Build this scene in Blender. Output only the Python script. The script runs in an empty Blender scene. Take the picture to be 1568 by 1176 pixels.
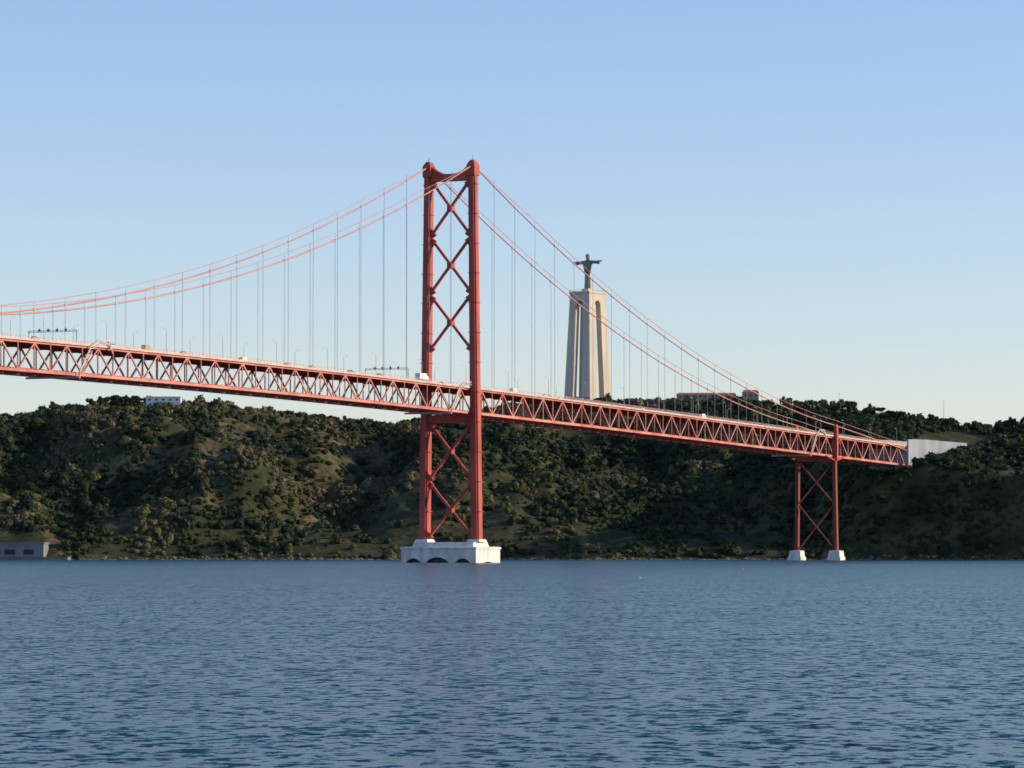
import bpy, bmesh, math, random
import numpy as np
from mathutils import Vector, Matrix
random.seed(7); rng=np.random.default_rng(11)
scene=bpy.context.scene
scene.view_settings.view_transform='Standard'; scene.view_settings.look='None'; scene.view_settings.exposure=0

# ------------------------------------------------------------ materials
def new_mat(name):
    m=bpy.data.materials.new(name); m.use_nodes=True
    nt=m.node_tree; b=nt.nodes['Principled BSDF']; return m,nt,b
def noisy(name,c1,c2,scale=0.3,rough=0.6,c3=None,detail=4,stretch=(1,1,1),lo=0.35,hi=0.65,metal=0):
    m,nt,b=new_mat(name)
    g=nt.nodes.new('ShaderNodeNewGeometry'); mp=nt.nodes.new('ShaderNodeMapping')
    mp.inputs['Scale'].default_value=stretch
    n=nt.nodes.new('ShaderNodeTexNoise'); n.inputs['Scale'].default_value=scale; n.inputs['Detail'].default_value=detail
    r=nt.nodes.new('ShaderNodeValToRGB')
    r.color_ramp.elements[0].position=lo; r.color_ramp.elements[0].color=(*c1,1)
    r.color_ramp.elements[1].position=hi; r.color_ramp.elements[1].color=(*c2,1)
    if c3:
        e=r.color_ramp.elements.new(min(0.99,hi+0.08)); e.color=(*c3,1)
    nt.links.new(g.outputs['Position'],mp.inputs['Vector']); nt.links.new(mp.outputs[0],n.inputs['Vector'])
    nt.links.new(n.outputs['Fac'],r.inputs['Fac']); nt.links.new(r.outputs['Color'],b.inputs['Base Color'])
    b.inputs['Roughness'].default_value=rough; b.inputs['Metallic'].default_value=metal
    return m
M_red=noisy('bridge_red_paint',(0.34,0.045,0.030),(0.49,0.085,0.058),0.12,0.65,stretch=(1,1,.35))
M_pierred=noisy('shaded_red_paint',(0.17,0.035,0.025),(0.27,0.055,0.040),0.12,0.75,stretch=(1,1,.35))  # bridge red darkened, paints the shadow over the side pier legs
M_truss=noisy('pale_red_paint',(0.42,0.13,0.095),(0.60,0.28,0.22),0.09,0.65)  # paler mix of the bridge red for the truss
M_pale=noisy('weathered_pink_paint',(0.52,0.34,0.29),(0.64,0.47,0.41),0.2,0.6)
M_cable=noisy('cable_paint',(0.50,0.20,0.15),(0.58,0.29,0.23),0.05,0.6)
M_hang=noisy('hanger_steel',(0.40,0.33,0.33),(0.50,0.42,0.42),0.05,0.6)
M_asph=noisy('asphalt',(0.045,0.045,0.048),(0.06,0.06,0.062),0.4,0.9)
M_rail=noisy('deck_railing_grey',(0.50,0.38,0.34),(0.58,0.46,0.42),0.3,0.6)
M_conc=noisy('pier_concrete',(0.56,0.55,0.51),(0.78,0.76,0.70),0.35,0.8,stretch=(1,1,.3))
M_concd=noisy('arch_shade_concrete',(0.025,0.035,0.045),(0.06,0.075,0.085),0.4,0.7)  # near-black core colour stands in for shade inside the pier arches
M_dark=noisy('dark_opening',(0.02,0.022,0.022),(0.04,0.042,0.04),0.4,0.7)
M_abut=noisy('abutment_concrete',(0.22,0.25,0.29),(0.32,0.35,0.39),0.08,0.85,stretch=(1,1,.3))
M_stone=noisy('monument_concrete',(0.52,0.46,0.35),(0.66,0.58,0.45),0.12,0.85,stretch=(1,1,.25))
M_stat=noisy('statue_stone',(0.20,0.18,0.15),(0.27,0.25,0.21),0.3,0.85)
M_white=noisy('white_paint',(0.7,0.7,0.68),(0.8,0.8,0.78),1.0,0.5)
M_glass=noisy('dark_glass',(0.02,0.025,0.03),(0.04,0.045,0.05),1.0,0.15)
M_rub=noisy('rubber',(0.02,0.02,0.02),(0.03,0.03,0.03),1.0,0.9)
M_roof=noisy('terracotta_roof',(0.28,0.10,0.06),(0.36,0.15,0.09),0.5,0.9)
M_wall=noisy('rendered_wall',(0.34,0.26,0.20),(0.44,0.35,0.27),0.3,0.9)
M_grey=noisy('grey_steel',(0.25,0.26,0.27),(0.33,0.34,0.35),0.5,0.5)
M_rock=noisy('shore_rock',(0.05,0.05,0.04),(0.20,0.17,0.13),0.3,0.95)
M_shed=noisy('shed_concrete',(0.14,0.15,0.15),(0.22,0.23,0.23),0.15,0.9,stretch=(1,1,.3))

# ------------------------------------------------------------ mesh builder
class MB:
    def __init__(s): s.v=[]; s.f=[]
    def add(s,vs,fs):
        o=len(s.v); s.v+= [tuple(x) for x in vs]; s.f+=[tuple(i+o for i in f) for f in fs]
    def beam(s,a,b,w,h=None,up=(0,0,1)):
        h=w if h is None else h
        a=Vector(a); b=Vector(b); d=(b-a).normalized(); u=Vector(up)
        if abs(d.dot(u))>0.95: u=Vector((BX,BY,0))
        x=d.cross(u).normalized(); y=x.cross(d).normalized()
        vs=[]
        for p in (a,b):
            for sx,sy in((-1,-1),(1,-1),(1,1),(-1,1)): vs.append(p+x*sx*w/2+y*sy*h/2)
        s.add(vs,[(0,3,2,1),(4,5,6,7),(0,1,5,4),(1,2,6,5),(2,3,7,6),(3,0,4,7)])
    def cyl(s,a,b,r0,r1=None,n=8):
        r1=r0 if r1 is None else r1
        a=Vector(a); b=Vector(b); d=(b-a).normalized(); u=Vector((0,0,1)) if abs(d.z)<.95 else Vector((1,0,0))
        x=d.cross(u).normalized(); y=x.cross(d)
        vs=[p+(x*math.cos(6.28318*i/n)+y*math.sin(6.28318*i/n))*r for p,r in((a,r0),(b,r1)) for i in range(n)]
        s.add(vs,[(i,(i+1)%n,n+(i+1)%n,n+i) for i in range(n)]+[tuple(range(n))[::-1],tuple(range(n,2*n))])
    def loft(s,rings):
        n=len(rings[0]); vs=[p for r in rings for p in r]; fs=[]
        for k in range(len(rings)-1):
            for i in range(n): fs.append((k*n+i,k*n+(i+1)%n,(k+1)*n+(i+1)%n,(k+1)*n+i))
        fs.append(tuple(range(n))[::-1]); fs.append(tuple(range((len(rings)-1)*n,len(rings)*n)))
        s.add(vs,fs)
    def build(s,name,mat,parent=None,smooth=False,fix=True):
        me=bpy.data.meshes.new(name); me.from_pydata(s.v,[],s.f); me.update()
        if fix:
            bm=bmesh.new(); bm.from_mesh(me); bmesh.ops.recalc_face_normals(bm,faces=bm.faces); bm.to_mesh(me); bm.free()
        if smooth: me.polygons.foreach_set('use_smooth',[True]*len(me.polygons))
        me.materials.append(mat); o=bpy.data.objects.new(name,me); scene.collection.objects.link(o)
        if parent: o.parent=parent
        return o
def empty(name):
    e=bpy.data.objects.new(name,None); scene.collection.objects.link(e); return e

# ------------------------------------------------------------ bridge frame (metres)
BX,BY=0.427,0.9042
TX,TY=-28.8,1807.0
def P(s,t,z): return Vector((TX+BX*s+BY*t, TY+BY*s-BX*t, z))
_c=np.polyfit([-506,-386,0,240,483,607],[86.4,86.2,83.0,78.4,72.8,70.6],3)
def zd(s):
    if s<-506: s=-1012-s
    return float(np.polyval(_c,s))
bridge=empty('suspension_bridge')
def frange(a,b,n): return [a+(b-a)*i/n for i in range(n+1)]
panels=frange(-1013-483,-1013,42)[:-1]+frange(-1013,0,88)[:-1]+frange(0,483,42)[:-1]+frange(483,607,10)
D=12.0
m=MB()
for t in(-10.5,10.5):
    for i in range(len(panels)-1):
        a,b=panels[i],panels[i+1]; za,zb=zd(a)-1.6,zd(b)-1.6
        m.beam(P(a,t,za),P(b,t,zb),0.8,1.0)
        m.beam(P(a,t,za-D+1),P(b,t,zb-D+1),0.8,1.1)
        m.beam(P(a,t,za-.5),P(a,t,za-D+1.5),0.4)
        if i%2==0: m.beam(P(a,t,za-D+1.2),P(b,t,zb-.2),0.55,0.65)
        else: m.beam(P(a,t,za-.2),P(b,t,zb-D+1.2),0.55,0.65)
m.build('stiffening_truss',M_truss,bridge,fix=False)
m=MB()
for i,a in enumerate(panels):
    z=zd(a)
    m.beam(P(a,-10.1,z-1.9),P(a,10.1,z-1.9),0.5,1.3)
    m.beam(P(a,-10.1,z-D-.5),P(a,10.1,z-D-.5),0.5,0.9)
    if i<len(panels)-1:
        b=panels[i+1]; zb=zd(b)
        for t in(-2.5,2.5,-6.5,6.5): m.beam(P(a,t,z-D+.3),P(b,t,zb-D+.3),0.5,0.8)
        sg=1 if i%2 else -1
        m.beam(P(a,-10*sg,z-D-.5),P(b,10*sg,zb-D-.5),0.4)
m.build('floor_beams',M_red,bridge,fix=False)
def strip(mb,t0,t1,dz0,dz1):
    for i in range(len(panels)-1):
        a,b=panels[i],panels[i+1]
        vs=[P(s,t,zd(s)+dz) for s in(a,b) for t,dz in((t0,dz0),(t1,dz0),(t1,dz1),(t0,dz1))]
        mb.add(vs,[(0,3,7,4),(1,5,6,2),(3,2,6,7),(0,4,5,1)])
m=MB(); strip(m,-11.2,11.2,-1.05,-.6); m.build('road_deck',M_asph,bridge)
m=MB()
strip(m,11.2,11.7,-1.3,-.45); strip(m,-11.7,-11.2,-1.3,-.45); m.build('deck_edge_girder',M_pale,bridge)
m=MB()
for t in(-11.45,11.45):
    for dz in(.1,.55,1.0):
        strip(m,t-.06,t+.06,-.35+dz-.06,-.35+dz+.06)
    for i in range(len(panels)-1):
        for k in range(4):
            s=panels[i]+(panels[i+1]-panels[i])*k/4; z=zd(s)
            m.beam(P(s,t,z-.45),P(s,t,z+.7),.12)
m.build('deck_railing',M_rail,bridge,fix=False)
m=MB(); strip(m,-.12,.12,-.6,-.55)
for t in(-7.4,-3.7,3.7,7.4): 
    for s in range(-1400,600,14):
        z=zd(s)-.596; m.add([P(s,t-.08,z),P(s+5,t-.08,zd(s+5)-.596),P(s+5,t+.08,zd(s+5)-.596),P(s,t+.08,z)],[(0,1,2,3)])
m.build('lane_markings',M_white,bridge)

# towers
def leg_t(z): return 13.6-2.1*(z-9)/178.0
def tower(s0,nm):
    tw=MB()
    for sg in(-1,1):
        rings=[]
        for z in(9.5,30,60,66,100,140,182):
            k=(z-9)/178; a=4.3-0.7*k; c=5.4-1.0*k; tc=sg*leg_t(z)
            n=.7
            pts=[(-a/2+n,-c/2),(a/2-n,-c/2),(a/2-n,-c/2+n),(a/2,-c/2+n),(a/2,c/2-n),(a/2-n,c/2-n),(a/2-n,c/2),(-a/2+n,c/2),(-a/2+n,c/2-n),(-a/2,c/2-n),(-a/2,-c/2+n),(-a/2+n,-c/2+n)]
            rings.append([P(s0+y,tc+x,z) for x,y in pts])
        tw.loft(rings)
        for z in range(24,180,14):
            tc=sg*leg_t(z); k=(z-9)/178; a=4.36-0.7*k; c=5.46-1.0*k
            tw.beam(P(s0,tc,z-.15),P(s0,tc,z+.15),c,a)
        tc=sg*leg_t(184)
        def rr(z,a,c): return [P(s0+y,tc+x,z) for x,y in((-a/2,-c/2),(a/2,-c/2),(a/2,c/2),(-a/2,c/2))]
        tw.loft([rr(181.5,3.7,4.6),rr(182.2,4.2,5.4),rr(186.6,4.2,5.4),rr(187.2,3.8,5.0),rr(188.6,2.2,3.6),rr(189.2,1.6,2.4)])
        tw.cyl(P(s0,tc,189),P(s0,tc,191.6),.22,.12,6)
    N=16; rings=[]
    for i in range(N+1):
        x=-9.6+19.2*i/N; q=abs(x)/9.6
        top=183.0+4.0*q**2.6; bot=180.2-1.6*max(0,(q-.7)/.3)**1.5
        rings.append([P(s0-1.5,x,bot),P(s0+1.5,x,bot),P(s0+1.5,x,top),P(s0-1.5,x,top)])
    tw.loft(rings)
    tw.beam(P(s0,-9.8,179.9),P(s0,9.8,179.9),3.6,.5)
    def xb(z0,z1,w=1.15):
        i0,i1=leg_t(z0)-1.6,leg_t(z1)-1.6
        tw.beam(P(s0-.7,-i0,z0),P(s0-.7,i1,z1),w,w,up=(BX,BY,0))
        tw.beam(P(s0+.7,i0,z0),P(s0+.7,-i1,z1),w,w,up=(BX,BY,0))
        zc=(z0+z1)/2+ .3
        tw.beam(P(s0-1.6,0,zc),P(s0+1.6,0,zc),2.6,2.6)
        for sg in(-1,1):
            for z,dz in((z0,1),(z1,-1)):
                l=leg_t(z)-1.7
                v=[P(s0+y,sg*q,zz) for y in(-.8,.8) for q,zz in((l,z-dz*.8),(l,z+dz*4.2),(l-2.6,z+dz*.9))]
                tw.add(v,[(0,1,2),(3,5,4),(0,3,4,1),(1,4,5,2),(2,5,3,0)])
    xb(153.5,179.5); xb(126.5,152.5); xb(99.5,125.5)
    xb(38.2,65.5); xb(11.0,37.8)
    i0=leg_t(67.5)-1.8; tw.beam(P(s0,-i0,67.5),P(s0,i0,67.5),3.4,3.6)
    tw.build(nm+'_steelwork',M_red,bridge)
    pm=MB()
    L,W=39.0,26.0
    def awall(p0,p1,th_dir,th,arches,zt=6.4):
        N=64; p0=Vector(p0);p1=Vector(p1); th_dir=Vector(th_dir)*th; len_=(p1-p0).length
        rings=[]
        for i in range(N+1):
            u=i/N; x=u*len_; zl=-2.0
            for c,r,hh in arches:
                q=abs(x-c)/r
                if q<1: zl=max(zl,-2+(hh+2)*math.sqrt(1-q*q))
            b=p0.lerp(p1,u)
            rings.append([Vector((b.x,b.y,zl)),Vector((b.x,b.y,zt)),Vector((b.x+th_dir.x,b.y+th_dir.y,zt)),Vector((b.x+th_dir.x,b.y+th_dir.y,zl))])
        pm.loft(rings)
    bd=Vector((BX,BY,0)); pd=Vector((BY,-BX,0))
    for sg in(-1,1):
        awall(P(s0+sg*W/2,-L/2,0),P(s0+sg*W/2,L/2,0),-bd*sg,1.5,[(6.3,4.6,2.0),(18.8,6.8,2.5),(32,4.6,2.0)])
        awall(P(s0-W/2+1.5,sg*L/2,0),P(s0+W/2-1.5,sg*L/2,0),-pd*sg,1.5,[(11.5,8,.5)])
    def ring(a,c,z): return [P(s0+y,x,z) for x,y in((-a/2,-c/2),(a/2,-c/2),(a/2,c/2),(-a/2,c/2))]
    pm.loft([ring(L+.8,W+.8,6.4),ring(L+.8,W+.8,7.2),ring(L-1,W-1,7.5)])
    pm.loft([ring(L-7,W-9,7.5),ring(L-8,W-11,9.6)])
    for sg in(-1,1):
        c0=sg*13.6
        def r2(a,c,z): return [P(s0+y,c0+x,z) for x,y in((-a/2,-c/2),(a/2,-c/2),(a/2,c/2),(-a/2,c/2))]
        pm.loft([r2(7,8.5,9.6),r2(5.8,7.2,11.0)])
    pm.build(nm+'_concrete_pier',M_conc,bridge)
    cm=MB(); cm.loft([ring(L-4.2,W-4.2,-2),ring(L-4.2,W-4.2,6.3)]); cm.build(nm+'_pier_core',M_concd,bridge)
tower(0,'south_tower'); tower(-1013,'north_tower')

def side_pier(s0):
    zt=zd(s0); sp=MB(); up=MB()
    for sg in(-1,1):
        def r(z,tc,a,c): return [P(s0+y,sg*tc+x,z) for x,y in((-a/2,-c/2),(a/2,-c/2),(a/2,c/2),(-a/2,c/2))]
        sp.loft([r(5.5,12.2,2.2,2.8),r(zt-D-3,11.4,2.0,2.6)])
        up.loft([r(zt-D-3,12.4,2.2,2.6),r(zt+3.0,12.4,2.1,2.5),r(zt+5.2,12.4,1.5,3.2),r(zt+5.9,12.4,.9,2.0)])
    zb=zt-D-2.5
    up.beam(P(s0,-12.5,zb),P(s0,12.5,zb),2.4,2.4)
    mid=(zb+6)/2
    for z0,z1 in((6.5,mid-.5),(mid+.5,zb-1.4)):
        sp.beam(P(s0-.5,-10.8,z0),P(s0-.5,10.8,z1),.75,.75,up=(BX,BY,0)); sp.beam(P(s0+.5,10.8,z0),P(s0+.5,-10.8,z1),.75,.75,up=(BX,BY,0))
    for d in(-1,1):
        for t in(-12,12): up.beam(P(s0+d*1,t,zb-.5),P(s0+d*16,t,zt-D-.6),.7,.7)
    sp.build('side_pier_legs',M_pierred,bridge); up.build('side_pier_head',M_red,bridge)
    fm=MB()
    for sg in(-1,1):
        def r(z,a,c): return [P(s0+y,sg*12.2+x,z) for x,y in((-a/2,-c/2),(a/2,-c/2),(a/2,c/2),(-a/2,c/2))]
        fm.loft([r(-2,8.2,8.6),r(1.8,8.2,8.6),r(2.1,7.2,7.6),r(5.3,6.6,7.0),r(5.7,5.0,5.4)])
    fm.build('side_pier_footings',M_conc,bridge)
side_pier(483); side_pier(-1013-483)

m=MB()
def rr(s,t0,t1,z0,z1): return [P(s,t0,z0),P(s,t1,z0),P(s,t1,z1),P(s,t0,z1)]
m.loft([rr(608,-12.5,12.5,20,69.8),rr(640,-12.5,12.5,20,70.5),rr(720,-12.5,12.5,30,72)])
for t in(-12.8,11.9):
    m.loft([rr(608.2,t,t+.9,20,73.6),rr(640,t,t+.9,20,74.2),rr(720,t,t+.9,30,74.0)])
m.build('anchorage_wall',M_abut,bridge)

# cables
ZT=187.0; ZM=90.0
def zc(s):
    if s<-1013: s=-1013-s
    if s<=0: return ZM+(ZT-ZM)*((s+506.5)/506.5)**2
    if s<=483:
        u=s/483; return ZT+(78.5-ZT)*u-4*18*u*(1-u)
    u=(s-483)/135; return 78.5+(66-78.5)*u
def cable(dz,r,t0,t1,nm,mat):
    for t,k in((t0,'far'),(t1,'near')):
        m=MB(); ss=list(np.arange(-1013-483,618,7.5)); n=8; rings=[]
        ss=sorted(set([round(float(x),2) for x in ss]+[0,-1013,483]))
        for s in ss:
            d=dz*min(1,abs(s)/60,abs(s+1013)/60)
            z=zc(s)+d
            rings.append([P(s,t+r*math.cos(6.28318*i/n),z+r*math.sin(6.28318*i/n)) for i in range(n)])
        m.loft(rings); m.build(nm+'_'+k,mat,bridge,smooth=True)
cable(0,.31,-11.6,11.6,'main_cable',M_cable)
cable(3.0,.13,-11.6,11.6,'secondary_cable',M_cable)
m=MB()
hs=[ -1013+23.02*i for i in range(1,44)]+[23*i for i in range(1,21)]+[-1013-23*i for i in range(1,21)]
for s in hs:
    for t in(-11.6,11.6):
        for d in(-.3,.3):
            m.cyl(P(s+d,t,zd(s)-1.2),P(s+d,t,zc(s)),.052,.052,5)
        m.cyl(P(s,t,zc(s)),P(s,t,zc(s)+2.9),.07,.07,5)
        m.beam(P(s-.4,t,zc(s)),P(s+.4,t,zc(s)),.8,.8)
m.build('hanger_ropes',M_hang,bridge,fix=False)

def traveller(s):
    m=MB(); z=zd(s); t=12.3
    pts=[(s-12,z-D+0.5),(s-4,z-1.5),(s+2,z+1.4),(s+9,z+1.4),(s+11,z-2)]
    for a,b in zip(pts,pts[1:]):
        m.beam(P(a[0],t,a[1]),P(b[0],t,b[1]),.35,.5); m.beam(P(a[0]+1.6,t,a[1]-.4),P(b[0]+1.2,t,b[1]-1.5),.3,.35)
    for k in range(8):
        u=k/8; a=Vector(P(s-12+8*u,t,z-D+.5+(D-2)*u)); m.beam(a,a+Vector((BX*2.2,BY*2.2,.9)),.25)
    m.beam(P(s-12,-12,z-D-1.6),P(s-12,12.3,z-D-1.6),1.0,.8)
    m.beam(P(s-12,12.3,z-D-1.6),P(s-12,12.3,z-D+1),.4)
    m.build('maintenance_gantry',M_pale,bridge)
for s in(-338,-12,455): traveller(s)

# ---------------------------------------------------------- deck furniture
lm=MB()
lm.cyl((0,0,0),(0,0,8.2),.11,.08,6)
pr=Vector((0,0,8.2))
for k in range(1,7):
    a=math.pi/2*k/6; q=Vector((0,-2.6*(1-math.cos(a)),8.2+1.5*math.sin(a))); lm.cyl(pr,q,.07,.06,6); pr=q
lm.beam(pr,pr+Vector((0,-1.1,-.05)),.35,.18)
lamp_me=None
for s in range(-980,600,46):
    for sg in(-1,1):
        if lamp_me is None:
            o=lm.build('street_lamp',M_hang); lamp_me=o.data
        else:
            o=bpy.data.objects.new('street_lamp',lamp_me); scene.collection.objects.link(o)
        o.location=P(s+8+(11 if sg<0 else 0),sg*11.0,zd(s+8)-.5)
        ang=math.atan2(-BX,BY)
        o.rotation_euler=(0,0,ang+(0 if sg>0 else math.pi))
def gantry(s):
    g=empty('sign_gantry'); z=zd(s)-.6; m=MB()
    for t in(-10.9,10.9):
        m.beam(P(s,t,z),P(s,t,z+5.3),.3); 
    for dz in(4.7,5.3): m.beam(P(s,-10.9,z+dz),P(s,10.9,z+dz),.18)
    for k in range(12):
        t=-10.9+21.8*k/12; m.beam(P(s,t,z+4.7),P(s,t+.9,z+5.3),.1)
    for t in(-6,-2,2,6): m.beam(P(s,t,z+5.3),P(s,t,z+6.5),.15)
    m.build('frame',M_grey,g)
    m=MB()
    for t in(-6,-2,2,6): m.beam(P(s-.2,t-.5,z+5.4),P(s-.2,t+.5,z+5.4),.15,1.0)
    m.build('lane_signals',M_glass,g)
gantry(-350); gantry(-66)
def vehicle(kind,s,t,mat,flip=False):
    e=empty(kind); base=P(s,t,zd(s)-.6)
    ang=math.atan2(BY,BX)+(math.pi if flip else 0)
    e.location=base; e.rotation_euler=(0,0,ang)
    m=MB(); g=MB(); w=MB()
    def ring(x,hw,z0,z1,tw): return [(x,-hw,z0),(x,hw,z0),(x,tw,z1),(x,-tw,z1)]
    if kind=='car':
        m.loft([ring(-2.15,.75,.35,.85,.7),ring(-2.0,.85,.3,.95,.8),ring(1.0,.87,.3,.95,.8),ring(2.0,.85,.3,.75,.75),ring(2.2,.7,.35,.6,.65)])
        g.loft([ring(-1.7,.76,.95,1.0,.74),ring(-1.1,.76,.95,1.42,.62),ring(.3,.76,.95,1.42,.62),ring(1.1,.76,.95,1.0,.74)])
        m.beam((-1.1,0,1.44),(.3,0,1.44),1.2,.05); wx=(-1.3,1.35); wr=.33
    elif kind=='van':
        m.loft([ring(-2.7,.95,.4,2.3,.88),ring(1.2,.97,.4,2.35,.9),ring(1.9,.97,.4,1.35,.93),ring(2.7,.9,.4,1.05,.85)])
        g.loft([ring(1.28,.92,1.4,2.22,.86),ring(1.93,.92,1.35,1.4,.9)]); wx=(-1.8,1.8); wr=.36
    else:
        m.loft([ring(-5.0,1.25,1.0,3.9,1.25),ring(2.2,1.25,1.0,3.9,1.25)])
        m.loft([ring(2.5,1.15,.6,2.8,1.1),ring(3.6,1.15,.6,2.8,1.1),ring(4.3,1.15,.6,1.7,1.1),ring(4.5,1.1,.6,1.6,1.05)])
        m.beam((-4.9,0,.85),(4,0,.85),1.0,.3)
        g.loft([ring(3.66,1.12,1.75,2.68,1.08),ring(4.27,1.12,1.7,1.78,1.1)]); wx=(-3.9,-2.8,3.3); wr=.5
    for x in wx:
        for y in(-.8,.8) if kind!='truck' else (-1.05,1.05): w.cyl((x,y-.12,wr),(x,y+.12,wr),wr,wr,12)
    m.build('body',mat,e); g.build('windows',M_glass,e); w.build('wheels',M_rub,e)
vc=[M_white,M_grey,M_glass,M_roof,M_wall]
vehicle('truck',-46,8.2,M_white)
vehicle('van',-293,8.3,M_wall); vehicle('van',52,8.3,M_white); vehicle('van',290,8.3,M_white); vehicle('van',-205,3.0,M_white,True)
for s in(-420,-372,-318,-260,-180,-150,-118,-85,-20,22,90,128,170,205,262,318,350,390,430,520,560):
    vehicle('car',s+random.uniform(-5,5),random.choice([8.3,5.2]),random.choice(vc))
    vehicle('car',s+random.uniform(5,20),random.choice([-8.3,-5.2]),random.choice(vc),True)

# ------------------------------------------------------------ noise
_tab=rng.random((256,256))
def vnoise(x,y):
    xi=np.floor(x).astype(int); yi=np.floor(y).astype(int); fx=x-xi; fy=y-yi
    fx=fx*fx*(3-2*fx); fy=fy*fy*(3-2*fy)
    a=_tab[xi%256,yi%256]; b=_tab[(xi+1)%256,yi%256]; c=_tab[xi%256,(yi+1)%256]; d=_tab[(xi+1)%256,(yi+1)%256]
    return (a*(1-fx)+b*fx)*(1-fy)+(c*(1-fx)+d*fx)*fy
def fbm(x,y,o=4):
    s=0;a=.5;t=0
    for k in range(o):
        s=s+a*vnoise(x*2**k+17.3*k,y*2**k+5.1*k); t+=a; a*=.5
    return s/t
RX=[-1600,-600,-390,-343,-316,-276,-233,-200,-173,-131,-86,-40,-2,36,74,125,169,190,227,250,277,310,338,392,600,1600]
RZ=[ 80,  92,  92,  92,   96, 102,103.5,102.5,100.5,98,95,98,108,113.5,113,112,111,106,101,95.5,90,85,87,91,95,80]
RY=[2650,2620,2600,2580,2570,2560,2570,2600,2650,2720,2770,2790,2800,2800,2790,2760,2720,2690,2640,2600,2570,2550,2540,2520,2520,2600]
U=[-.2,-.02,0,.03,.12,.3,.6,.85,1,1.25,3,12]
F=[-.08,-.05,0,.035,.17,.42,.76,.93,1,1.025,1.0,.7]
F2=[-.08,-.05,0,.09,.60,.72,.84,.94,1,1.0,1.0,.7]
def sm(x,a,b):
    t=np.clip((x-a)/(b-a),0,1); return t*t*(3-2*t)
def shore(X): return 2292+22*fbm(X/120+3,X*0+.5,3)-18*sm(-X,180,320)+(-45)*sm(X,240,420)
def hgt(X,Y):
    X=np.asarray(X,float); Y=np.asarray(Y,float)
    rz=np.interp(X,RX,RZ); ry=np.interp(X,RX,RY); sh=shore(X)
    u=(Y-sh)/(ry-sh)
    w=sm(X,188,226)*(1-.4*sm(X,330,500))
    f=np.interp(u,U,F)*(1-w)+np.interp(u,U,F2)*w
    mask=sm(u,.02,.3)*(1-.95*sm(u,.55,.95))*(1-.7*w)
    wob=fbm(X/60+3,Y/60,2)*50
    sp=(fbm((X+wob)/85+9,Y/200+2,3)-.5)*72*mask
    gu=-np.abs(fbm((X-wob)/38+31,Y/110+7,4)-.5)*44*mask
    fi=(fbm(X/22,Y/22,4)-.5)*8*sm(u,0,.1)*(1-.6*sm(u,.8,1))
    h=rz*f+sp+gu+5*mask+fi
    # cutting in front of the anchorage
    ds=(X-TX)*BX+(Y-TY)*BY; dt=(X-TX)*BY-(Y-TY)*BX
    cap=52+np.clip(X-228,0,80)*.27
    k=sm(X,205,222)*(1-sm(X,280,300))*(1-sm(Y,2450,2475))*sm(dt,-16,-10)
    return h+(np.minimum(h,cap)-h)*k
xs=np.concatenate([np.arange(-2600,-620,30),np.arange(-620,680,5),np.arange(680,2600,30)])
ys=np.concatenate([np.arange(2232,2860,5),np.arange(2860,3200,20),np.arange(3200,7000,150)])
XX,YY=np.meshgrid(xs,ys,indexing='ij'); ZZ=hgt(XX,YY)
V=np.stack([XX,YY,ZZ],-1).reshape(-1,3); nx,ny=XX.shape
idx=np.arange(nx*ny).reshape(nx,ny)
FQ=np.stack([idx[:-1,:-1],idx[1:,:-1],idx[1:,1:],idx[:-1,1:]],-1).reshape(-1,4)
def np_mesh(name,V,Fc,mat,col=None,smooth=False):
    me=bpy.data.meshes.new(name); n=Fc.shape[1]
    me.vertices.add(len(V)); me.vertices.foreach_set('co',V.astype(np.float32).ravel())
    me.loops.add(Fc.size); me.loops.foreach_set('vertex_index',Fc.astype(np.int32).ravel())
    me.polygons.add(len(Fc)); me.polygons.foreach_set('loop_start',np.arange(0,Fc.size,n,dtype=np.int32))
    me.update(calc_edges=True)
    me.polygons.foreach_set('use_smooth',np.full(len(Fc),smooth))
    if col is not None:
        a=me.attributes.new('tint','FLOAT_COLOR','POINT'); a.data.foreach_set('color',col.astype(np.float32).ravel())
    me.materials.append(mat); o=bpy.data.objects.new(name,me); scene.collection.objects.link(o); return o
mt,nt,b=new_mat('hillside_ground')
g=nt.nodes.new('ShaderNodeNewGeometry')
def tn(scale,detail,lo,hi,dist=0):
    n=nt.nodes.new('ShaderNodeTexNoise'); n.inputs['Scale'].default_value=scale; n.inputs['Detail'].default_value=detail
    n.inputs['Distortion'].default_value=dist
    nt.links.new(g.outputs['Position'],n.inputs['Vector'])
    r=nt.nodes.new('ShaderNodeMapRange'); r.inputs[1].default_value=lo; r.inputs[2].default_value=hi
    nt.links.new(n.outputs['Fac'],r.inputs[0]); return r.outputs[0]
def mixc(f,a,bb):
    mx=nt.nodes.new('ShaderNodeMix'); mx.data_type='RGBA'
    nt.links.new(f,mx.inputs[0])
    for s,i in((a,6),(bb,7)):
        if isinstance(s,tuple): mx.inputs[i].default_value=(*s,1)
        else: nt.links.new(s,mx.inputs[i])
    return mx.outputs[2]
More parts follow.
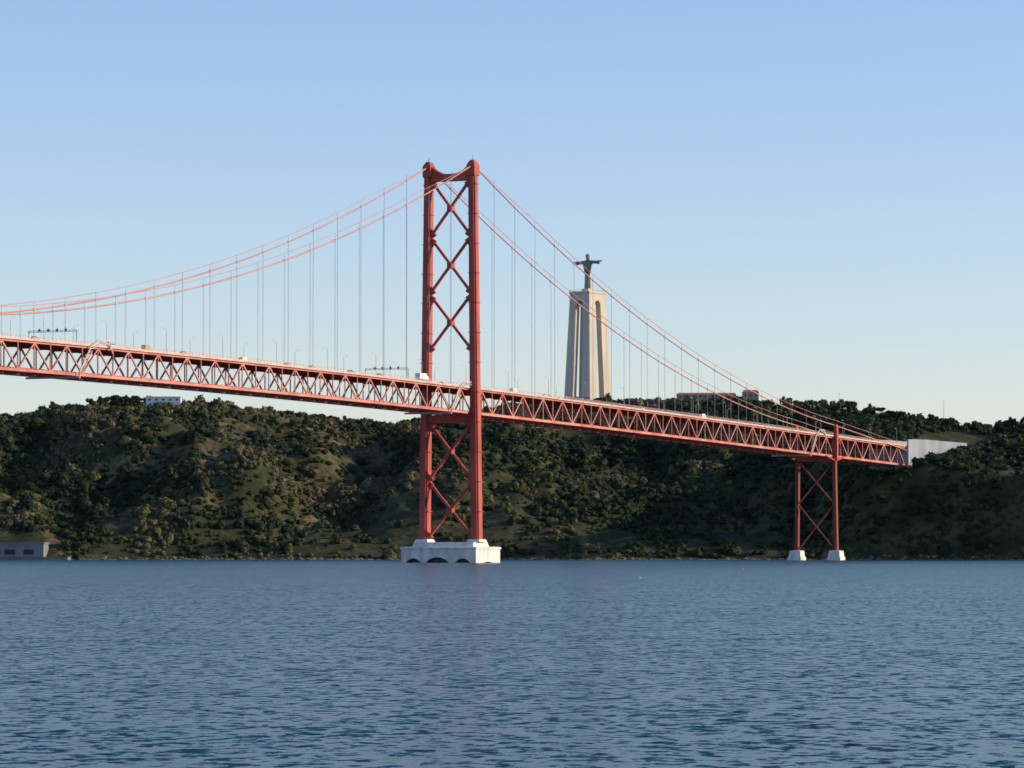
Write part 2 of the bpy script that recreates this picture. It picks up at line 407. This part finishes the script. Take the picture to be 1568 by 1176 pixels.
# soil: tan clearings on the left; right side kept dark to paint its shade
c=mixc(tn(.05,6,.4,.6),(0.032,0.040,0.019),(0.080,0.078,0.036))
dry=mixc(tn(.018,7,.52,.68,1.0),c,(0.22,0.15,0.085))
at=nt.nodes.new('ShaderNodeAttribute'); at.attribute_name='tint'
sp_=nt.nodes.new('ShaderNodeSeparateColor'); nt.links.new(at.outputs['Color'],sp_.inputs[0])
c=mixc(sp_.outputs[0],c,dry)
c=mixc(tn(.3,4,.46,.62),c,(0.032,0.040,0.019))
nt.links.new(c,b.inputs['Base Color']); b.inputs['Roughness'].default_value=.95; b.inputs['Specular IOR Level'].default_value=.1
def sunlit_dryness(X,Y): return np.clip(1-sm(X,-150,-60)*.75-sm(X,60,200)*.2+.0*Y,0,1)  # dry soil on the left, fading rightwards so the colour carries hill shade
dr=sunlit_dryness(V[:,0],V[:,1]); np_mesh('hill_terrain',V,FQ,mt,np.stack([dr,dr,dr,np.ones_like(dr)],1),smooth=True)

# ------------------------------------------------------------ vegetation
mf,nt,b=new_mat('foliage')
at=nt.nodes.new('ShaderNodeAttribute'); at.attribute_name='tint'
g=nt.nodes.new('ShaderNodeNewGeometry')
c=mixc(tn(.9,2,.35,.7),at.outputs['Color'],(0.03,0.04,0.018))
mx=nt.nodes.new('ShaderNodeMix'); mx.data_type='RGBA'; mx.inputs[0].default_value=.3
nt.links.new(at.outputs['Color'],mx.inputs[6]); nt.links.new(c,mx.inputs[7]); nt.links.new(mx.outputs[2],b.inputs['Base Color'])
b.inputs['Roughness'].default_value=.85; b.inputs['Specular IOR Level'].default_value=.15
def bush_tpl(seed,nl=40):
    r=np.random.default_rng(seed)
    bm=bmesh.new(); bmesh.ops.create_icosphere(bm,subdivisions=2,radius=1); 
    cv=np.array([v.co[:] for v in bm.verts]); cf=np.array([[v.index for v in f.verts] for f in bm.faces]); bm.free()
    lump=r.normal(size=(5,3)); lump/=np.linalg.norm(lump,axis=1)[:,None]
    def rad(d): return .62+.30*np.max(np.clip(d@lump.T,0,1)**3,axis=-1)
    cv=cv*(rad(cv)*r.uniform(.85,1.12,len(cv)))[:,None]
    d=r.normal(size=(nl,3)); d[:,2]=np.abs(d[:,2])*1.0-.25; d/=np.linalg.norm(d,axis=1)[:,None]
    p=d*(rad(d)*r.uniform(.95,1.28,nl))[:,None]
    a=r.normal(size=(nl,3)); a/=np.linalg.norm(a,axis=1)[:,None]; bb=np.cross(a,d+.4*r.normal(size=(nl,3))); bb/=np.linalg.norm(bb,axis=1)[:,None]
    sz=r.uniform(.12,.26,nl)[:,None]
    q=np.stack([p-a*sz,p-bb*sz*.8,p+a*sz,p+bb*sz*.8],1).reshape(-1,3)
    o=len(cv)+np.arange(nl)*4
    lf=np.concatenate([np.stack([o,o+1,o+2],1),np.stack([o,o+2,o+3],1)])
    return np.vstack([cv,q]),np.vstack([cf,lf])
TPL=[bush_tpl(100+i) for i in range(7)]
class Veg:
    def __init__(s): s.V=[];s.F=[];s.C=[];s.n=0
    def put(s,pos,scl,col,k=None):
        pos=np.asarray(pos,float); scl=np.asarray(scl,float); col=np.asarray(col,float)
        N=len(pos); kk=rng.integers(0,len(TPL),N)
        for t in range(len(TPL)):
            i=np.where(kk==t)[0]
            if len(i)==0: continue
            tv,tf=TPL[t]; th=rng.uniform(0,6.28,len(i)); c,sn=np.cos(th)[:,None],np.sin(th)[:,None]
            x=tv[None,:,0]*c-tv[None,:,1]*sn; y=tv[None,:,0]*sn+tv[None,:,1]*c; z=np.repeat(tv[None,:,2],len(i),0)
            v=np.stack([x,y,z],-1)*scl[i][:,None,:]+pos[i][:,None,:]
            nv=tv.shape[0]
            f=tf[None]+ (s.n+np.arange(len(i))*nv)[:,None,None]
            s.V.append(v.reshape(-1,3)); s.F.append(f.reshape(-1,3)); s.n+=len(i)*nv
            cc=col[i][:,None,:]*rng.uniform(.7,1.3,(len(i),nv,1)); cc=np.concatenate([cc,np.ones((len(i),nv,1))],-1)
            s.C.append(cc.reshape(-1,4))
    def build(s,name): return np_mesh(name,np.vstack(s.V),np.vstack(s.F),mf,np.vstack(s.C))
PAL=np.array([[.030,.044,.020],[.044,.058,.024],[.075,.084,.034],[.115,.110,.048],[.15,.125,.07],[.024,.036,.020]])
N=36000
X=rng.uniform(-560,600,N); uu=rng.uniform(0.005,1.05,N)**.9
sh=shore(X); ry=np.interp(X,RX,RY); Y=sh+uu*(ry-sh)
dens=fbm(X/30+4,Y/45+8,4)
dr=sunlit_dryness(X,Y)
keep=(rng.random(N)<sm(dens,.35+.03*dr,.49+.03*dr)*.83+.17)
ds=(X-TX)*BX+(Y-TY)*BY; dt=(X-TX)*BY-(Y-TY)*BX
Z=hgt(X,Y)
keep&=~((np.abs(dt)<16)&(ds>600)&(ds<800)&(Z>50))
keep&=~((X>-352)&(X<-268)&(Y<2325))
X,Y,Z,uu,dens,dr=X[keep],Y[keep],Z[keep],uu[keep],dens[keep],dr[keep]; n=len(X)
R=rng.uniform(1.0,2.5,n)*(1+.9*(rng.random(n)<.12))
ci=np.clip((fbm(X/45+40,Y/50+3,3)*13-5.6+1.2*dr+rng.normal(0,.8,n)-1.0*sm(X,150,260)),0,4.4).astype(int)  # darker foliage picked on the right, hill shade put into the colour
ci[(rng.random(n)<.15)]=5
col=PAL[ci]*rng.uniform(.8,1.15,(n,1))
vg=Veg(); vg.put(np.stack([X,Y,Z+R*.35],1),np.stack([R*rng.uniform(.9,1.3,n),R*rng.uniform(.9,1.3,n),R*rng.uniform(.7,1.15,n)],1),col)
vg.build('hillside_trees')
tr=Veg(); tk=MB()
def tree(x,y,h,w,colr,kind='round'):
    z=float(hgt(x,y)); top=z+h
    tk.cyl((x,y,z-1),(x+random.uniform(-.5,.5),y,z+h*.65),.35,.16,6)
    for k in range(4):
        a=random.uniform(0,6.28); tip=Vector((x+w*.6*math.cos(a),y+w*.6*math.sin(a),z+h*random.uniform(.6,.85)))
        tk.cyl((x,y,z+h*random.uniform(.3,.5)),tip,.14,.06,5)
    m=9
    P_=[];S_=[]
    for k in range(m):
        a=random.uniform(0,6.28); q=w*random.uniform(.1,.75)
        if kind=='pine': zz=z+h*random.uniform(.72,.9); s=(w*.45,w*.45,h*.16)
        else: zz=z+h*random.uniform(.4,.85)-q*.15; s=(w*.42,w*.42,h*.24)
        f=random.uniform(.7,1.15)
        P_.append((x+q*math.cos(a),y+q*math.sin(a),zz)); S_.append([v*f for v in s])
    tr.put(P_,S_,np.tile(np.array(colr),(m,1)))
def ry_(x): return float(np.interp(x,RX,RY))
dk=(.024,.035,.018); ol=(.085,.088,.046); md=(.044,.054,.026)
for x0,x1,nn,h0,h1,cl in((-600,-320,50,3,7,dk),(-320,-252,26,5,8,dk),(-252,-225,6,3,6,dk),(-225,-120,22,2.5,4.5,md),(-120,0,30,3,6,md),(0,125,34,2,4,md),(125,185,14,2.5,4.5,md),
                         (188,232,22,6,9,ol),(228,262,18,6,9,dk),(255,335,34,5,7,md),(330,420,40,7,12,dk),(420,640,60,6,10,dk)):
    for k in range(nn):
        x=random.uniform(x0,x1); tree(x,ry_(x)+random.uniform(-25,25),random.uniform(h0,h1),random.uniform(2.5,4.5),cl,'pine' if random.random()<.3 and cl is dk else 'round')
for k in range(60):
    x=random.uniform(-60,180); tree(x,2850+random.uniform(-30,60),random.uniform(3,5),random.uniform(2.5,4),md)
e=empty('ridge_trees')
o=tr.build('crowns'); o.parent=e
o=tk.build('trunks',noisy('bark',(0.06,0.045,0.03),(0.1,0.075,0.05),1,.9),e,fix=False)

m=MB(); bm=bmesh.new(); bmesh.ops.create_icosphere(bm,subdivisions=1,radius=1); bv=[v.co.copy() for v in bm.verts]; bf=[tuple(v.index for v in f.verts) for f in bm.faces]; bm.free()
for k in range(1700):
    x=random.uniform(-620,640); y=float(shore(np.array([x]))[0])+random.uniform(-4,3); r=random.uniform(.5,1.7)
    z=max(float(hgt(x,y)),-.3)
    m.add([(x+v.x*r*random.uniform(.8,1.5),y+v.y*r,z+v.z*r*random.uniform(.5,.9)) for v in bv],bf)
m.build('shoreline_rocks',M_rock,fix=False)

def bbox(m,x0,x1,y0,y1,z0,z1): m.add([(x,y,z) for z in(z0,z1) for x,y in((x0,y0),(x1,y0),(x1,y1),(x0,y1))],[(3,2,1,0),(4,5,6,7),(0,1,5,4),(1,2,6,5),(2,3,7,6),(3,0,4,7)])
wh=empty('warehouse'); m=MB(); bbox(m,-360,-277,2276,2300,-1,9.6); bbox(m,-360.5,-276.5,2275.5,2300.5,9.6,10.4); m.build('walls',M_shed,wh)
m=MB()
for k in range(7): bbox(m,-356+k*11.2,-350+k*11.2,2275.8,2276.2,3.2,6.2)
m.build('door_openings',M_dark,wh)
m=MB(); bbox(m,-420,-262,2270,2290,-2,1.6); bbox(m,-420.2,-261.8,2269.8,2290.2,1.6,1.9); m.build('quay_wall',M_shed)
def house(name,x0,x1,y0,y1,z,h,roof_h,wm,rm,win=4):
    e=empty(name); m=MB(); bbox(m,x0,x1,y0,y1,z-6,z+h); m.build('walls',wm,e)
    m=MB(); ym=(y0+y1)/2; o=.5
    m.add([(x0-o,y0-o,z+h),(x1+o,y0-o,z+h),(x1+o,y1+o,z+h),(x0-o,y1+o,z+h),(x0+1,ym,z+h+roof_h),(x1-1,ym,z+h+roof_h)],[(0,1,5,4),(2,3,4,5),(1,2,5),(3,0,4),(3,2,1,0)]); m.build('roof',rm,e)
    m=MB(); w=(x1-x0)/win
    for k in range(win): bbox(m,x0+w*(k+.3),x0+w*(k+.7),y0-.06,y0+.06,z+h*.4,z+h*.75)
    m.build('windows',M_glass,e)
house('convent_building',118,160,2745,2757,113.8,3.2,1.4,M_wall,M_roof,9)
house('hilltop_house',163,174,2710,2722,112.4,4.6,2.0,M_wall,M_roof,3)
house('white_villa',-244,-221,2562,2572,104.0,3.6,.8,M_white,M_grey,5)
m=MB()
def mast(x,y,h):
    z=float(hgt(x,y)); m.cyl((x,y,z),(x,y,z+h),.22,.1,6); m.beam((x-1,y,z+h),(x+1,y,z+h),.15); 
for x,h in((288,16),(225,12)): mast(x,ry_(x),h)
m.build('radio_mast',M_grey)

# gulls
def gull(loc,yaw,fly):
    m=MB(); n=10
    def el(x,ry,rz,z): return [(x,ry*math.cos(6.28318*i/n),z+rz*math.sin(6.28318*i/n)) for i in range(n)]
    m.loft([el(-.30,.03,.012,.03),el(-.22,.05,.03,.03),el(-.08,.085,.075,.0),el(.06,.09,.085,0),el(.15,.06,.06,.03),el(.19,.045,.045,.07),el(.24,.045,.042,.09),el(.275,.02,.02,.085),el(.33,.006,.008,.07)])
    for sg in(-1,1):
        if fly: pts=[(.05,.06,.03,.16),(.09,.32,.14,.15),(.0,.62,.08,.05)]
        else: pts=[(.06,.07,.05,.05),(-.12,.09,.05,.07),(-.36,.03,.05,.02)]
        rings=[[(x+c/2,sg*y,z),(x,sg*y,z+.015),(x-c/2,sg*y,z),(x,sg*y,z-.01)] for x,y,z,c in pts]
        m.loft(rings)
    o=m.build('seagull',M_white); o.location=loc; o.rotation_euler=(0,0,yaw)
gull((23.4,244,.05),2.6,False); gull((23.3,700,.9),.4,True); gull((54,900,1.4),2.9,True)

# ------------------------------------------------------------ Christ monument
mon=empty('christ_monument'); CX,CY,CZ=56.6,2870.0,117.0
fa=math.radians(-131)
fd=Vector((math.cos(fa),math.sin(fa),0)); sd=Vector((-math.sin(fa),math.cos(fa),0))
def Q(x,y,z): return Vector((CX,CY,CZ))+sd*x+fd*y+Vector((0,0,z))
H=75.0
def ho(z): return 12.6-3.3*(z/82)
def hi(z): return 4.3-1.2*(z/82)
m=MB()
for sx in(-1,1):
    for sy in(-1,1):
        rings=[]
        for z in(-6,0,20,40,60,H):
            o_,i_=ho(z),hi(z)
            pts=[(i_,o_),(o_,o_),(o_,i_),(o_-4.2,i_),(o_-4.2,o_-4.2),(i_,o_-4.2)]
            rings.append([Q(sx*px,sy*py,z) for px,py in pts])
        m.loft(rings)
for ax in(0,1):
    for sg in(-1,1):
        rings=[]
        for k in range(13):
            x=-hi(H)+2*hi(H)*k/12; zl=H-3.2+3.1*math.sqrt(max(0,1-(x/hi(H))**2)); o_=ho(H)
            r=[]
            for dpt,z in((o_,zl),(o_,H),(o_-4.2,H),(o_-4.2,zl)):
                r.append(Q(x,sg*dpt,z) if ax==0 else Q(sg*dpt,x,z))
            rings.append(r)
        m.loft(rings)
def sq(h,z): return [Q(x,y,z) for x,y in((-h,-h),(h,-h),(h,h),(-h,h))]
m.loft([sq(ho(H)+.02,H+.01),sq(ho(81),80.2)])
m.loft([sq(ho(81)+.6,80.2),sq(ho(81)+.6,81.0),sq(ho(81)+.3,81.8)])
m.loft([sq(3.4,81.8),sq(3.1,84.0)])
m.build('pedestal',M_stone,mon)
m=MB()
m.loft([sq(2.2,-6),sq(1.5,H)]); 
m.build('lift_shaft',noisy('shaft_stone',(0.30,0.22,0.12),(0.38,0.29,0.16),.2,.9),mon)
m=MB()
hb=ho(81)+.5
for a,b_ in(((-hb,-hb),(hb,-hb)),((hb,-hb),(hb,hb)),((hb,hb),(-hb,hb)),((-hb,hb),(-hb,-hb))):
    m.beam(Q(*a,82.9),Q(*b_,82.9),.15)
    for k in range(12):
        u=k/12; x=a[0]+(b_[0]-a[0])*u; y=a[1]+(b_[1]-a[1])*u; m.beam(Q(x,y,81.7),Q(x,y,82.9),.15)
m.build('balcony_rail',M_stone,mon)
m=MB()
def ell(z,rx,ry,oy=0,n=24,fold=0):
    return [Q((rx*(1+fold*math.sin(7*a)))*math.cos(a),oy+(ry*(1+fold*math.sin(7*a+1)))*math.sin(a),z) for a in [6.28318*i/n for i in range(n)]]
B=84.0
m.loft([ell(B,2.9,2.3,0,28,.07),ell(B+1,2.7,2.1,0,28,.08),ell(B+7,2.35,1.8,0,28,.07),ell(B+12,2.2,1.6,0,28,.05),ell(B+15,2.35,1.6,0,28,.04),ell(B+18,2.7,1.65,0,28,.03),ell(B+20,2.9,1.6,0,28,.02),ell(B+21.2,2.5,1.4,0,28),ell(B+22.0,1.2,1.0,0,28),ell(B+23,.8,.85,.1,28)])
m.loft([ell(B+22.3,.7,.8,.25),ell(B+23,1.1,1.2,.25),ell(B+24,1.35,1.5,.25),ell(B+25,1.35,1.5,.2),ell(B+25.8,1.05,1.2,.15),ell(B+26.3,.5,.6,.1)])
m.loft([ell(B+21.4,1.5,.9,-.5),ell(B+23,1.6,1.1,-.4),ell(B+25.2,1.45,1.2,-.2),ell(B+26.2,.8,.8,-.1)])
m.loft([ell(B+22.1,.35,.3,1.25),ell(B+22.9,.6,.5,1.3),ell(B+23.6,.6,.4,1.4)])
m.loft([ell(B+23.6,.25,.3,1.7,8),ell(B+24.6,.12,.15,1.65,8)])
for sg in(-1,1):
    rings=[]
    for x,z,rz,ry,dz in((1.2,19.9,1.7,1.4,0),(3.2,20.0,1.45,1.2,-.1),(6,20.1,1.15,1.0,-.25),(8.5,20.2,1.25,.95,-.5),(10.6,20.3,1.45,.9,-.8),(11.6,20.35,1.35,.85,-.75)):
        rings.append([Q(sg*x,ry*math.cos(a),B+z+dz+rz*math.sin(a)) for a in [6.28318*i/16 for i in range(16)]])
    m.loft(rings)
    rings=[]
    for x,rz,ry in((11.2,.5,.45),(12.2,.42,.42),(12.6,.55,.35),(13.2,.6,.3)):
        rings.append([Q(sg*x,ry*math.cos(a),B+20.3+rz*math.sin(a)) for a in [6.28318*i/12 for i in range(12)]])
    m.loft(rings)
    for j,l in enumerate((.9,1.1,1.0,.75)):
        zz=B+20.72-.28*j; m.cyl(Q(sg*13.1,0,zz),Q(sg*(13.1+l*.6),.1,zz),.14,.13,6); m.cyl(Q(sg*(13.1+l*.6),.1,zz),Q(sg*(13.1+l),.25,zz-.03),.13,.1,6)
    m.cyl(Q(sg*12.5,.1,B+20.7),Q(sg*13.0,.35,B+21.25),.16,.12,6)
    m.loft([[Q(sg*x,y,z) for x,y,z in((2.0,.8,B+19.5),(2.0,-.8,B+19.5),(3.0,-.6,B+14),(2.6,.6,B+10))],[Q(sg*x,y,z) for x,y,z in((4.6,.6,B+19.3),(4.6,-.6,B+19.3),(3.6,-.5,B+16.5),(3.3,.5,B+14.5))]])
st=m.build('christ_statue',M_stat,mon)
rm=st.modifiers.new('remesh','REMESH'); rm.mode='VOXEL'; rm.voxel_size=.13; rm.use_smooth_shade=True

# ------------------------------------------------------------ water
mw,nt,b=new_mat('river_water')
b.inputs['Base Color'].default_value=(0.015,0.078,0.088,1); b.inputs['IOR'].default_value=1.33; b.inputs['Roughness'].default_value=.22
b.inputs['Specular IOR Level'].default_value=.35
g=nt.nodes.new('ShaderNodeNewGeometry')
def wn(scale,det,sx,sy,rot,off):
    mp=nt.nodes.new('ShaderNodeMapping'); mp.inputs['Scale'].default_value=(sx,sy,1); mp.inputs['Rotation'].default_value=(0,0,rot); mp.inputs['Location'].default_value=(off,off*2,0)
    n=nt.nodes.new('ShaderNodeTexNoise'); n.inputs['Scale'].default_value=scale; n.inputs['Detail'].default_value=det; n.inputs['Roughness'].default_value=.6
    nt.links.new(g.outputs['Position'],mp.inputs['Vector']); nt.links.new(mp.outputs[0],n.inputs['Vector'])
    sub=nt.nodes.new('ShaderNodeVectorMath'); sub.operation='SUBTRACT'; sub.inputs[1].default_value=(.5,.5,.5); nt.links.new(n.outputs['Color'],sub.inputs[0]); return sub.outputs[0]
def vm(op,a,bb):
    q=nt.nodes.new('ShaderNodeVectorMath'); q.operation=op
    for i,s in enumerate((a,bb)):
        if isinstance(s,tuple): q.inputs[i].default_value=s
        else: nt.links.new(s,q.inputs[i])
    return q.outputs[0]
# wave slopes: swell, chop and ripples
v=vm('MULTIPLY',wn(.16,2,1,1.3,.2,0),(.5,.6,0))
v=vm('ADD',v,vm('MULTIPLY',wn(1.05,4,1.6,1,-.2,31),(2.4,3.7,0)))
v=vm('ADD',v,(0,0,1)); v2=nt.nodes.new('ShaderNodeVectorMath'); v2.operation='NORMALIZE'; nt.links.new(v,v2.inputs[0])
nt.links.new(v2.outputs[0],b.inputs['Normal'])
m=MB(); m.add([(-15000,-3000,0),(15000,-3000,0),(15000,20000,0),(-15000,20000,0)],[(0,1,2,3)]); m.build('river_water',mw)

# ------------------------------------------------------------ light
az=math.radians(1); el=math.radians(18)
S=Vector((math.cos(el)*math.cos(az),math.cos(el)*math.sin(az),math.sin(el)))
sun=bpy.data.lights.new('sun','SUN'); sun.energy=4.9; sun.angle=math.radians(.5); sun.color=(1,.82,.58)
so=bpy.data.objects.new('sun',sun); scene.collection.objects.link(so); so.rotation_euler=S.to_track_quat('Z','Y').to_euler()
w=bpy.data.worlds.new('World'); scene.world=w; w.use_nodes=True; nt=w.node_tree; bg=nt.nodes['Background']
sk=nt.nodes.new('ShaderNodeTexSky'); sk.sky_type='NISHITA'; sk.sun_disc=False; sk.sun_elevation=el; sk.sun_rotation=math.radians(90)-az
sk.air_density=1.0; sk.dust_density=.15; sk.ozone_density=3.0
mm=nt.nodes.new('ShaderNodeVectorMath'); mm.operation='MULTIPLY'; mm.inputs[1].default_value=(1.19,1.12,1.31)
nt.links.new(sk.outputs[0],mm.inputs[0]); nt.links.new(mm.outputs[0],bg.inputs['Color']); bg.inputs['Strength'].default_value=.138

cam=bpy.data.cameras.new('camera'); co=bpy.data.objects.new('camera',cam); scene.collection.objects.link(co)
co.location=(0,0,6); co.rotation_euler=(math.radians(90+2.47),0,0); cam.lens=135.2; cam.sensor_width=36; cam.clip_start=1; cam.clip_end=40000
cam.dof.use_dof=True; cam.dof.focus_distance=150; cam.dof.aperture_fstop=4.0
scene.camera=co
